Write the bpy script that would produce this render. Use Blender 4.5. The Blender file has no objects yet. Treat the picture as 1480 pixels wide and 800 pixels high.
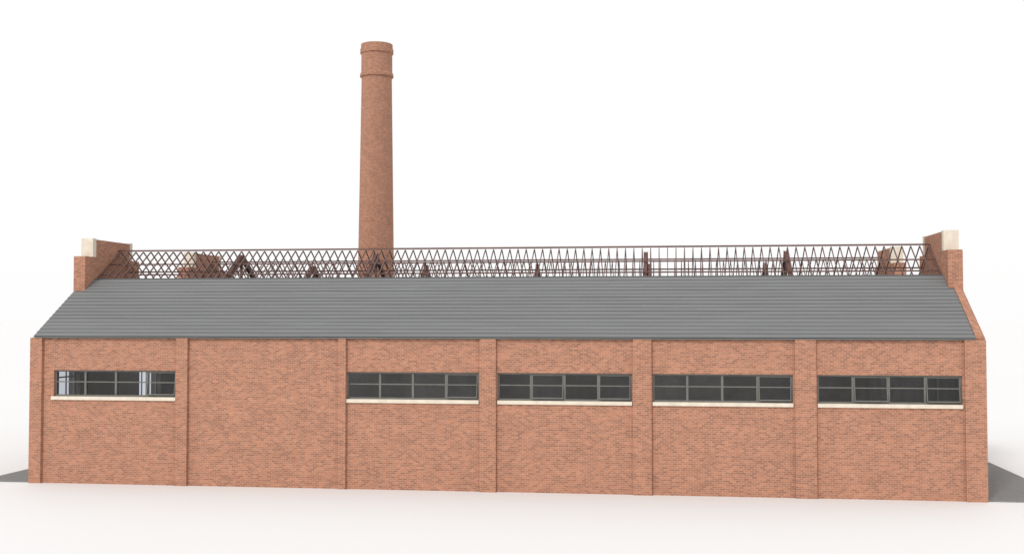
import bpy, math, random
from mathutils import Vector
random.seed(7)
scene = bpy.context.scene
COL = scene.collection

# ------------------------------------------------------------ materials
def new_mat(name):
    m = bpy.data.materials.new(name); m.use_nodes = True
    nt = m.node_tree; nt.nodes.clear()
    out = nt.nodes.new("ShaderNodeOutputMaterial")
    b = nt.nodes.new("ShaderNodeBsdfPrincipled")
    nt.links.new(b.outputs[0], out.inputs[0])
    return m, nt, b, out

def N(nt, t, **kw):
    n = nt.nodes.new(t)
    for k, v in kw.items(): setattr(n, k, v)
    return n

def math_node(nt, op, a, b=None):
    n = N(nt, "ShaderNodeMath", operation=op)
    for i, v in enumerate((a, b)):
        if v is None: continue
        if isinstance(v, (int, float)): n.inputs[i].default_value = v
        else: nt.links.new(v, n.inputs[i])
    return n.outputs[0]

def brick_mat(name, cylindrical=False, gain=1.0, row=.064, bw=.165):
    m, nt, b, out = new_mat(name)
    L = nt.links.new
    tc = N(nt, "ShaderNodeTexCoord")
    sep = N(nt, "ShaderNodeSeparateXYZ"); L(tc.outputs["Object"], sep.inputs[0])
    if cylindrical:
        ang = math_node(nt, "ARCTAN2", sep.outputs[1], sep.outputs[0])
        u = math_node(nt, "MULTIPLY", ang, 0.915)
    else:
        u = math_node(nt, "ADD", sep.outputs[0], sep.outputs[1])
    cmb = N(nt, "ShaderNodeCombineXYZ"); L(u, cmb.inputs[0]); L(sep.outputs[2], cmb.inputs[1])
    br = N(nt, "ShaderNodeTexBrick")
    L(cmb.outputs[0], br.inputs["Vector"])
    g = gain
    br.inputs["Color1"].default_value = (0.455*g, 0.205*g, 0.125*g, 1)
    br.inputs["Color2"].default_value = (0.275*g, 0.127*g, 0.084*g, 1)
    br.inputs["Mortar"].default_value = (0.43*g, 0.275*g, 0.205*g, 1)
    br.inputs["Scale"].default_value = 1.0
    br.inputs["Mortar Size"].default_value = 0.008
    br.inputs["Mortar Smooth"].default_value = 0.2
    br.inputs["Bias"].default_value = -0.12
    br.inputs["Brick Width"].default_value = bw
    br.inputs["Row Height"].default_value = row
    sc = N(nt, "ShaderNodeVectorMath", operation="MULTIPLY"); sc.inputs[1].default_value = (6, 11, 1)
    L(cmb.outputs[0], sc.inputs[0])
    n1 = N(nt, "ShaderNodeTexNoise"); n1.inputs["Scale"].default_value = 1.2; n1.inputs["Detail"].default_value = 4; n1.inputs["Roughness"].default_value = .72
    L(sc.outputs[0], n1.inputs["Vector"])
    r1 = N(nt, "ShaderNodeMapRange"); r1.inputs[1].default_value = .3; r1.inputs[2].default_value = .7; r1.inputs[3].default_value = .84; r1.inputs[4].default_value = 1.16
    L(n1.outputs[0], r1.inputs[0])
    sc2 = N(nt, "ShaderNodeVectorMath", operation="MULTIPLY"); sc2.inputs[1].default_value = (1.3, 2.2, 1)
    L(cmb.outputs[0], sc2.inputs[0])
    n2 = N(nt, "ShaderNodeTexNoise"); n2.inputs["Scale"].default_value = 1.0; n2.inputs["Detail"].default_value = 3
    L(sc2.outputs[0], n2.inputs["Vector"])
    r2 = N(nt, "ShaderNodeMapRange"); r2.inputs[1].default_value = .3; r2.inputs[2].default_value = .7; r2.inputs[3].default_value = .93; r2.inputs[4].default_value = 1.07
    L(n2.outputs[0], r2.inputs[0])
    k = math_node(nt, "MULTIPLY", r1.outputs[0], r2.outputs[0])
    mul = N(nt, "ShaderNodeVectorMath", operation="SCALE"); L(br.outputs[0], mul.inputs[0]); L(k, mul.inputs["Scale"])
    L(mul.outputs[0], b.inputs["Base Color"])
    b.inputs["Roughness"].default_value = .9
    b.inputs["Specular IOR Level"].default_value = .2
    bp = N(nt, "ShaderNodeBump"); bp.inputs["Strength"].default_value = .2; bp.inputs["Distance"].default_value = .008
    inv = math_node(nt, "SUBTRACT", 1.0, br.outputs["Fac"])
    L(inv, bp.inputs["Height"]); L(bp.outputs[0], b.inputs["Normal"])
    return m

def noise_mat(name, c1, c2, scale, rough=.8, spec=.3, detail=6, stretch=None, bump=0.0, metallic=0):
    m, nt, b, out = new_mat(name)
    L = nt.links.new
    tc = N(nt, "ShaderNodeTexCoord")
    src = tc.outputs["Object"]
    if stretch:
        sc = N(nt, "ShaderNodeVectorMath", operation="MULTIPLY"); sc.inputs[1].default_value = stretch
        L(src, sc.inputs[0]); src = sc.outputs[0]
    n = N(nt, "ShaderNodeTexNoise"); n.inputs["Scale"].default_value = scale; n.inputs["Detail"].default_value = detail; n.inputs["Roughness"].default_value = .65
    L(src, n.inputs["Vector"])
    cr = N(nt, "ShaderNodeValToRGB")
    cr.color_ramp.elements[0].position = .32; cr.color_ramp.elements[0].color = (*c1, 1)
    cr.color_ramp.elements[1].position = .68; cr.color_ramp.elements[1].color = (*c2, 1)
    L(n.outputs[0], cr.inputs[0]); L(cr.outputs[0], b.inputs["Base Color"])
    b.inputs["Roughness"].default_value = rough
    b.inputs["Specular IOR Level"].default_value = spec
    b.inputs["Metallic"].default_value = metallic
    if bump:
        bp = N(nt, "ShaderNodeBump"); bp.inputs["Strength"].default_value = bump; bp.inputs["Distance"].default_value = .01
        L(n.outputs[0], bp.inputs["Height"]); L(bp.outputs[0], b.inputs["Normal"])
    return m

M_brick = brick_mat("red_brick")
M_brick_ch = brick_mat("chimney_brick", cylindrical=True, gain=.95, row=.058, bw=.15)
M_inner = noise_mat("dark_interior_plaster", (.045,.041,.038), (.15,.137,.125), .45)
M_stone = noise_mat("pale_limestone", (.62,.55,.45), (.76,.69,.58), 3.5, bump=.2)
M_frame = noise_mat("grey_steel_frame", (.135,.132,.12), (.17,.165,.15), 3, rough=.5)
M_steel = noise_mat("brown_painted_steel", (.120,.066,.058), (.18,.105,.092), 1.5, rough=.6)
M_truss = noise_mat("dark_brown_truss_steel", (.105,.052,.044), (.16,.082,.068), 1.5, rough=.6)
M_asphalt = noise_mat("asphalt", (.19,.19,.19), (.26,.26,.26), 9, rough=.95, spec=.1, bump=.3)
M_ground = noise_mat("pale_floor", (.762,.758,.756), (.772,.768,.766), .05, rough=.75, spec=.3, detail=2)
M_edge = noise_mat("slate_edge", (.085,.087,.09), (.115,.117,.12), 1.3)  # darker than the slate: shadow lines between courses put into edge colour
M_lead = noise_mat("roof_edge_metal", (.14,.15,.14), (.19,.20,.19), 2, rough=.6)
M_soot = noise_mat("soot", (.02,.018,.016), (.05,.045,.04), 3)

def slate_mat():
    m, nt, b, out = new_mat("grey_slate")
    L = nt.links.new
    tc = N(nt, "ShaderNodeTexCoord")
    geo = N(nt, "ShaderNodeNewGeometry")
    sc = N(nt, "ShaderNodeVectorMath", operation="MULTIPLY"); sc.inputs[1].default_value = (.3, 6, 6)
    L(tc.outputs["Object"], sc.inputs[0])
    n = N(nt, "ShaderNodeTexNoise"); n.inputs["Scale"].default_value = 1.5; n.inputs["Detail"].default_value = 6; L(sc.outputs[0], n.inputs["Vector"])
    r1 = N(nt, "ShaderNodeMapRange"); r1.inputs[1].default_value=.3; r1.inputs[2].default_value=.7; r1.inputs[3].default_value=.92; r1.inputs[4].default_value=1.08
    L(n.outputs[0], r1.inputs[0])
    r2 = N(nt, "ShaderNodeMapRange"); r2.inputs[3].default_value=.975; r2.inputs[4].default_value=1.025
    L(geo.outputs["Random Per Island"], r2.inputs[0])
    k = math_node(nt, "MULTIPLY", r1.outputs[0], r2.outputs[0])
    mul = N(nt, "ShaderNodeVectorMath", operation="SCALE"); mul.inputs[0].default_value = (.178,.181,.184); L(k, mul.inputs["Scale"])
    L(mul.outputs[0], b.inputs["Base Color"])
    b.inputs["Roughness"].default_value = .75; b.inputs["Specular IOR Level"].default_value = .25
    return m
M_slate = slate_mat()

def glass_mat():
    m, nt, b, out = new_mat("tinted_window_glass")
    L = nt.links.new
    nt.nodes.remove(b)
    oi = N(nt, "ShaderNodeObjectInfo")
    mr = N(nt, "ShaderNodeMapRange"); mr.inputs[3].default_value=.75; mr.inputs[4].default_value=1.12
    L(oi.outputs["Random"], mr.inputs[0])
    tv = N(nt, "ShaderNodeVectorMath", operation="SCALE"); tv.inputs[0].default_value=(.52,.56,.62); L(mr.outputs[0], tv.inputs["Scale"])
    tr = N(nt, "ShaderNodeBsdfTransparent"); L(tv.outputs[0], tr.inputs[0])
    gl = N(nt, "ShaderNodeBsdfGlossy"); gl.inputs["Roughness"].default_value = .03; gl.inputs[0].default_value=(.95,.92,.89,1)
    tc = N(nt, "ShaderNodeTexCoord")
    n = N(nt, "ShaderNodeTexNoise"); n.inputs["Scale"].default_value = 1.3; L(tc.outputs["Object"], n.inputs["Vector"])
    bp = N(nt, "ShaderNodeBump"); bp.inputs["Strength"].default_value=.05; bp.inputs["Distance"].default_value=.02
    L(n.outputs[0], bp.inputs["Height"]); L(bp.outputs[0], gl.inputs["Normal"])
    fr = N(nt, "ShaderNodeFresnel"); fr.inputs[0].default_value = 1.5
    mx = N(nt, "ShaderNodeMixShader"); L(fr.outputs[0], mx.inputs[0]); L(tr.outputs[0], mx.inputs[1]); L(gl.outputs[0], mx.inputs[2])
    L(mx.outputs[0], out.inputs[0])
    return m
M_glass = glass_mat()

# ------------------------------------------------------------ mesh helpers
class MB:
    def __init__(s): s.v=[]; s.f=[]; s.m=[]
    def face(s, pts, mi=0):
        b=len(s.v); s.v+= [tuple(p) for p in pts]; s.f.append(tuple(range(b,b+len(pts)))); s.m.append(mi)
    def hexa(s, p, mi=0, mis=None):
        b=len(s.v); s.v+=[tuple(q) for q in p]
        fs=[(3,2,1,0),(4,5,6,7),(0,1,5,4),(1,2,6,5),(2,3,7,6),(3,0,4,7)]
        for i,f in enumerate(fs):
            s.f.append(tuple(b+j for j in f)); s.m.append(mis[i] if mis else mi)
    def box(s,x0,x1,y0,y1,z0,z1,mi=0,mis=None):
        s.hexa([(x0,y0,z0),(x1,y0,z0),(x1,y1,z0),(x0,y1,z0),(x0,y0,z1),(x1,y0,z1),(x1,y1,z1),(x0,y1,z1)],mi,mis)
    def beam(s,a,b,w,h,mi=0):
        a=Vector(a); b=Vector(b); d=(b-a).normalized()
        n=Vector((1,0,0)).cross(d).normalized()*(h/2); X=Vector((w/2,0,0))
        s.hexa([a-X-n,a+X-n,b+X-n,b-X-n,a-X+n,a+X+n,b+X+n,b-X+n],mi)
    def poly_x(s,prof,x0,x1,mi=0):
        n=len(prof); b=len(s.v)
        s.v+=[(x0,y,z) for y,z in prof]+[(x1,y,z) for y,z in prof]
        s.f.append(tuple(b+i for i in range(n))); s.m.append(mi)
        s.f.append(tuple(b+n+i for i in reversed(range(n)))); s.m.append(mi)
        for i in range(n):
            j=(i+1)%n; s.f.append((b+i,b+n+i,b+n+j,b+j)); s.m.append(mi)
    def obj(s,name,mats,parent=None,smooth=False,origin=None):
        me=bpy.data.meshes.new(name)
        o=Vector(origin) if origin else Vector((0,0,0))
        me.from_pydata([tuple(Vector(v)-o) for v in s.v],[],s.f)
        for m in mats: me.materials.append(m)
        me.polygons.foreach_set("material_index",s.m)
        if smooth: me.polygons.foreach_set("use_smooth",[True]*len(s.f))
        me.update()
        ob=bpy.data.objects.new(name,me); COL.objects.link(ob); ob.location=o
        if parent: ob.parent=parent
        return ob

def wall_grid(mb, axis, t0, t1, us, vs, holes, inner_side=None, rev=0):
    U=sorted(set(us+[h[0] for h in holes]+[h[1] for h in holes]))
    V=sorted(set(vs+[h[2] for h in holes]+[h[3] for h in holes]))
    def P(u,t,v): return (u,t,v) if axis=='x' else (t,u,v)
    nu,nv=len(U)-1,len(V)-1
    def solid(i,j):
        if i<0 or j<0 or i>=nu or j>=nv: return False
        cu=(U[i]+U[i+1])/2; cv=(V[j]+V[j+1])/2
        return not any(h[0]<cu<h[1] and h[2]<cv<h[3] for h in holes)
    for i in range(nu):
        for j in range(nv):
            if not solid(i,j): continue
            u0,u1,v0,v1=U[i],U[i+1],V[j],V[j+1]
            for k,t in enumerate((t0,t1)):
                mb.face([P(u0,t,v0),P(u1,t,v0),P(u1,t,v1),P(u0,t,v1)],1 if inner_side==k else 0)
            if not solid(i-1,j): mb.face([P(u0,t0,v0),P(u0,t1,v0),P(u0,t1,v1),P(u0,t0,v1)],rev if i>0 else 0)
            if not solid(i+1,j): mb.face([P(u1,t0,v0),P(u1,t1,v0),P(u1,t1,v1),P(u1,t0,v1)],rev if i<nu-1 else 0)
            if not solid(i,j-1): mb.face([P(u0,t0,v0),P(u1,t0,v0),P(u1,t1,v0),P(u0,t1,v0)],rev if j>0 else 0)
            if not solid(i,j+1): mb.face([P(u0,t0,v1),P(u1,t0,v1),P(u1,t1,v1),P(u0,t1,v1)],rev if j<nv-1 else 0)

# ------------------------------------------------------------ setting
g=MB(); g.face([(-1500,-1500,0),(1500,-1500,0),(1500,1500,0),(-1500,1500,0)])
ground=g.obj("ground",[M_ground]); ground["kind"]="structure"
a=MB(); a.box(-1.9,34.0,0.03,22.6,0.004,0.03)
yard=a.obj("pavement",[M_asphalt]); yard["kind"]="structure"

# ------------------------------------------------------------ factory
LEN=31.33; SL=0.597; Z0=5.08; WT=4.955
fac=bpy.data.objects.new("brick_factory",None); COL.objects.link(fac)
fac["label"]="long red brick factory with slate roof and bare steel rafters"
fac["category"]="factory"

WIN=[(0.82,5.225,3.84,2.95,[3]),(11.14,15.56,3.84,2.95,[3]),(16.17,20.52,3.84,2.95,[1,3]),(21.17,25.55,3.84,2.95,[3]),(26.29,30.64,3.84,2.95,[1,3])]
TH=.35
w=MB()
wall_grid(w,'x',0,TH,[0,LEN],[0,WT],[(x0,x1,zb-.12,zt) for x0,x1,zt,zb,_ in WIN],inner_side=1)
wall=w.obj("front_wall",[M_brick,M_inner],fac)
for x0,x1 in [(0,.43),(5.24,5.65),(10.87,11.13),(15.60,16.13),(20.56,21.14),(25.60,26.25),(30.70,LEN)]:
    p=MB(); p.box(x0,x1,-.11,-.0,0,WT-.012)
    p.obj("pilaster",[M_brick],wall)
BY=19.5
w=MB()
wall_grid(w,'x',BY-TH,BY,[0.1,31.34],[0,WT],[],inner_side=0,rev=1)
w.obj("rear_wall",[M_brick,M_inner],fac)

ZR=Z0+SL*5.2
def rl(y):
    if y<=5.2: return Z0+SL*y
    if y<=9.75: return ZR-SL*(y-5.2)
    if y<=14.3: return ZR-SL*(14.3-y)
    return ZR-SL*(y-14.3)
PT=8.54
def gable(x0,x1,o,inner,holes):
    mb=MB()
    wall_grid(mb,'y',x0,x1,[TH+.001,BY-TH-.001],[0,4.5],holes,inner_side=inner,rev=1)
    pr=[(TH+.001,4.5),(TH+.001,WT+.004),(0.004,WT+.004),(0.004,Z0+o),(2.6,rl(2.6)+o),(2.6,7.88),(3.4,7.88),(3.4,PT),(6.1,PT),(6.1,7.88),(6.95,7.88),(6.95,rl(6.95)+o),
        (9.75,rl(9.75)+o),(11.7,rl(11.7)+o),(11.7,7.88),(12.6,7.88),(12.6,PT),(15.3,PT),(15.3,7.88),(16.2,7.88),(16.2,rl(16.2)+o),(19.5,rl(19.5)+o),(19.5,WT+.004),(BY-TH-.001,WT+.004),(BY-TH-.001,4.5)]
    mb.poly_x(pr,x0,x1)
    ob=mb.obj("gable_wall",[M_brick,M_inner],fac)
    for ya,yb in ((3.15,3.397),(6.103,6.33),(12.33,12.597),(15.303,15.52)):
        s=MB(); s.box(x0-.012,x1+.012,ya,yb,7.883,PT+.03); s.obj("stone_cap",[M_stone],ob)
    xm=(x0+x1)/2
    for (ya,yb,za,zb) in holes:
        f=MB(); q=.05
        f.box(xm-.03,xm+.03,ya,yb,za,za+q); f.box(xm-.03,xm+.03,ya,yb,zb-q,zb)
        f.box(xm-.03,xm+.03,ya,ya+q,za+q,zb-q); f.box(xm-.03,xm+.03,yb-q,yb,za+q,zb-q)
        nn=3
        for k in range(1,nn):
            yy=ya+(yb-ya)*k/nn; f.box(xm-.02,xm+.02,yy-.02,yy+.02,za+q,zb-q)
        zz=za+(zb-za)*.62
        f.box(xm-.015,xm+.015,ya+q,yb-q,zz-.025,zz+.025)
        f.obj("window_frame",[M_frame],ob)
    return ob
gable(.08,.52,-.10,1,[(.60,2.35,2.4,4.2),(7.1,9.1,2.2,4.2),(13.0,15,2.2,4.2)])
gr=gable(30.87,31.34,-.10,0,[(4.2,5.4,2.4,4.2),(13.0,15,2.2,4.2)])
cp=MB()
cp.hexa([(31.03,.0,rl(0)-.098),(31.25,.0,rl(0)-.098),(31.25,2.597,rl(2.597)-.098),(31.03,2.597,rl(2.597)-.098),
         (31.03,.0,rl(0)+.04),(31.25,.0,rl(0)+.04),(31.25,2.597,rl(2.597)+.04),(31.03,2.597,rl(2.597)+.04)])
cp.obj("coping",[M_brick],gr)

# slate roof
al=math.atan(SL); ca,sa=math.cos(al),math.sin(al)
OV=.14; TOPY=3.28
s=MB()
Ltot=(TOPY+OV)/ca; nc=17; cs=Ltot/nc
def rp(x,sv,h):
    return (x, -OV+sv*ca-h*sa, Z0-SL*OV+sv*sa+h*ca)
def xlim(sv):
    y=-OV+sv*ca
    return (.53,30.86) if y>2.55 else (.14,31.02)
for s0,s1 in ((0.02,(2.58+OV)/ca),((2.58+OV)/ca,Ltot)):
    xa,xb=(.15,31.01) if s0<1 else (.54,30.85)
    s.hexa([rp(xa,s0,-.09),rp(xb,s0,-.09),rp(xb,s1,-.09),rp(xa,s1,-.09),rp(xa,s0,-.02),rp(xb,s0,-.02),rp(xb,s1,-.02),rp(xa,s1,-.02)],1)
for i in range(nc):
    s0=i*cs; s1=min(s0+cs*1.06,Ltot)
    xa,xb=xlim(s1)
    x=xa
    dcourse=random.uniform(-.002,.006)
    while x<xb-.01:
        wd=random.choice((1.2,1.8,2.4,3.6))*(random.uniform(.8,1.2))
        x2=min(x+wd,xb)
        if xb-x2<.2: x2=xb
        h=.016+dcourse+random.uniform(-.001,.001); dj=random.uniform(-.0015,.0015)
        sA=s0+dj
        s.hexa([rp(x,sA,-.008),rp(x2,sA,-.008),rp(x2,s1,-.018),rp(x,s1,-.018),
                rp(x,sA,h),rp(x2,sA,h),rp(x2,s1,.003),rp(x,s1,.003)],0,[0,0,1,0,0,0])  # lower edge face coloured dark as a painted shadow line under each course
        x=x2
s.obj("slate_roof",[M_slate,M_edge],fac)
e=MB(); e.box(.14,31.02,-.136,-.004,WT-.008,WT+.02); e.obj("eaves_board",[M_lead],fac)
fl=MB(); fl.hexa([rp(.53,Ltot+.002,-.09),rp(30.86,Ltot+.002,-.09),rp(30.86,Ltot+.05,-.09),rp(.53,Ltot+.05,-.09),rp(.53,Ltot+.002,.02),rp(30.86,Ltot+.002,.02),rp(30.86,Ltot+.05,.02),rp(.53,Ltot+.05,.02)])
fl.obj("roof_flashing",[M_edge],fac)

# purlins
def purlin(y,dz=-.02,w_=.045,h_=.05,name="purlin"):
    z=rl(y)+dz; mb=MB(); mb.box(.523,30.867,y-w_/2,y+w_/2,z-h_/2,z+h_/2); return mb.obj(name,[M_steel],fac)
for y in (3.75,4.45,6.3,7.4,8.6, 10.6,11.7,12.7,13.5,15.5,16.7,18.0,18.9): purlin(y,dz=-.09)
for y in (5.2,14.3): purlin(y,dz=.03,w_=.07,h_=.06,name="ridge_beam")
def rafter(mb,x,ya,yr,yb):
    o=-.035
    mb.beam((x,ya,rl(ya)+o),(x,yr-.02,rl(yr)+o),.030,.045)
    mb.beam((x,yr+.02,rl(yr)+o),(x,yb,rl(yb)+o),.030,.045)
SP=.305; n=int((30.8-.60)/SP)+1
rest=MB(); cnt=0
base=MB(); rafter(base,0,3.40,5.2,9.7)
o0=base.obj("rafter",[M_steel],fac); o0.location=(.62,0,0); cnt=1
for i in range(1,n):
    o=o0.copy(); o.parent=fac; o.location=(.62+i*SP,0,0); COL.objects.link(o); cnt+=1
for i in range(n):
    rafter(rest,.62+i*SP,9.85,14.3,19.4)
rr=rest.obj("rafter_row",[M_steel],fac); rr["kind"]="stuff"

# trusses
def truss_mesh(yr,ya,yb):
    mb=MB(); o=-.24
    za=rl(yr)+o
    H=.17; W=.12
    mb.beam((0,ya,rl(ya)+o),(0,yr,za),W,H); mb.beam((0,yr,za),(0,yb,rl(yb)+o),W,H)
    zb=max(rl(ya),rl(yb))+o-.02
    y0=ya+(zb-rl(ya)-o)/SL if zb>rl(ya)+o else ya
    y1=yb-(zb-rl(yb)-o)/SL if zb>rl(yb)+o else yb
    mb.beam((0,y0,zb),(0,y1,zb),W*.8,.10)
    mb.beam((0,yr,zb),(0,yr,za),W*.7,.08)
    for sgn,ye in ((-1,y0),(1,y1)):
        m1=yr+(ye-yr)*.35; m2=yr+(ye-yr)*.66
        mb.beam((0,yr,zb),(0,m1,rl(m1)+o),W*.6,.07)
        mb.beam((0,m1,zb),(0,m1,rl(m1)+o),W*.6,.06)
        mb.beam((0,m1,zb),(0,m2,rl(m2)+o),W*.6,.06)
    for dx in (-.075,.063):
        mb.hexa([(dx,yr-.34,za-.32),(dx+.012,yr-.34,za-.32),(dx+.012,yr+.34,za-.32),(dx,yr+.34,za-.32),
                 (dx,yr-.08,za+.1),(dx+.012,yr-.08,za+.1),(dx+.012,yr+.08,za+.1),(dx,yr+.08,za+.1)])
    return mb
for yr,ya,yb in ((5.2,.4,9.7),(14.3,9.8,19.1)):
    t=truss_mesh(yr,ya,yb).obj("roof_truss",[M_truss],fac)
    t.location=(5.5,0,0)
    for x in ((10.78,20.88,25.88) if yr<6 else (10.78,15.88,20.88,25.88)):
        o=t.copy(); o.parent=fac; o.location=(x,0,0); COL.objects.link(o)

# windows
for (x0,x1,zt,zb,opens) in WIN:
    ya,yb=.09,.15
    F=.055
    cw=(x1-x0)/4
    zm=zb+(zt-zb)*.55
    f=MB()
    f.box(x0,x1,ya,yb,zt-F,zt); f.box(x0,x1,ya,yb,zb,zb+F)
    f.box(x0,x0+F,ya,yb,zb+F,zt-F); f.box(x1-F,x1,ya,yb,zb+F,zt-F)
    for k in (1,2,3):
        f.box(x0+k*cw-.035,x0+k*cw+.035,ya,yb,zb+F,zt-F)
    def span(k):
        return x0+k*cw+(F if k==0 else .035), x0+(k+1)*cw-(F if k==3 else .035)
    for k in range(4):
        if k in opens: continue
        l,r=span(k)
        f.box(l,r,ya+.01,yb-.01,zm-.018,zm+.018)
    win=f.obj("window",[M_frame],fac)
    for k in range(4):
        if k in opens: continue
        l,r=span(k)
        gl=MB(); gl.face([(l,.145,zb+F),(r,.145,zb+F),(r,.145,zt-F),(l,.145,zt-F)])
        gl.obj("glass",[M_glass],win)
    si=MB(); si.box(x0+.002,x1-.002,0,.2,zb-.118,zb-.002)
    si.box(x0-.07 if x0<1 else x0,x1,-.06,-.0005,zb-.118,zb-.002)
    si.obj("sill",[M_stone],win)
    for k in opens:
        l,r=span(k); l+=.004; r-=.004
        h=(zt-zb)-2*F-.01
        sb=MB(); q=.026; Wd=r-l
        sb.box(0,Wd,-.015,.015,-q,0); sb.box(0,Wd,-.015,.015,-h,-h+q+.008)
        sb.box(0,q,-.015,.015,-h+q+.008,-q); sb.box(Wd-q,Wd,-.015,.015,-h+q+.008,-q)
        mzz=-(zt-F-zm)
        sb.box(q,Wd-q,-.012,.012,mzz-.016,mzz+.016)
        sb.face([(q,0.013,-h+q),(Wd-q,0.013,-h+q),(Wd-q,0.013,-q),(q,0.013,-q)],1)
        so=sb.obj("sash",[M_frame,M_glass],win)
        so.location=(l,.11,zt-F-.005)
        so.rotation_euler=(math.radians(-8),0,0)

# ------------------------------------------------------------ chimney
CX,CY=5.95,24.0
prof=[(1.10,0),(.975,8),(.822,18.72),(.91,18.75),(.91,18.89),(.885,18.95),(.85,18.99),(.84,20.00),(.905,20.04),(.905,20.27),(.865,20.31),(.86,20.54),(.62,20.54),(.60,17.5)]
c=MB(); SEG=64
for r,z in prof:
    for k in range(SEG):
        t=2*math.pi*k/SEG; c.v.append((CX+r*math.cos(t),CY+r*math.sin(t),z))
for i in range(len(prof)-1):
    for k in range(SEG):
        k2=(k+1)%SEG; c.f.append((i*SEG+k,i*SEG+k2,(i+1)*SEG+k2,(i+1)*SEG+k)); c.m.append(1 if i>=12 else 0)
ch=c.obj("chimney",[M_brick_ch,M_soot],origin=(CX,CY,0))
ch["label"]="tall tapering round red brick chimney beside the factory"
ch["category"]="chimney"

# ------------------------------------------------------------ light
wd=bpy.data.worlds.new("World"); scene.world=wd; wd.use_nodes=True
bg=wd.node_tree.nodes["Background"]; bg.inputs[1].default_value=1.0
nt=wd.node_tree
tc=N(nt,"ShaderNodeTexCoord"); sp=N(nt,"ShaderNodeSeparateXYZ"); nt.links.new(tc.outputs["Generated"],sp.inputs[0])
cr=N(nt,"ShaderNodeValToRGB"); cr.color_ramp.elements[0].position=0.0; cr.color_ramp.elements[0].color=(.988,.987,.986,1)
cr.color_ramp.elements[1].position=.08; cr.color_ramp.elements[1].color=(1,1,1,1)
nt.links.new(sp.outputs[2],cr.inputs[0]); nt.links.new(cr.outputs[0],bg.inputs[0])
sl=bpy.data.lights.new("sun","SUN"); sl.energy=1.55; sl.angle=math.radians(9); sl.color=(1,.965,.92)
so=bpy.data.objects.new("sun",sl); COL.objects.link(so)
d=Vector((.30,.77,-.6)).normalized()
so.rotation_euler=d.to_track_quat('-Z','Y').to_euler(); so.location=(0,-30,40)

cam=bpy.data.cameras.new("camera"); cam.sensor_width=36; cam.lens=40.55; cam.clip_end=4000; cam.clip_start=.5
co=bpy.data.objects.new("camera",cam); COL.objects.link(co)
co.location=(21.65,-37.14,5.62); co.rotation_euler=(math.radians(90+2.03),0,math.radians(7.67))
scene.camera=co
scene.view_settings.view_transform='Standard'; scene.view_settings.look='None'; scene.view_settings.exposure=0
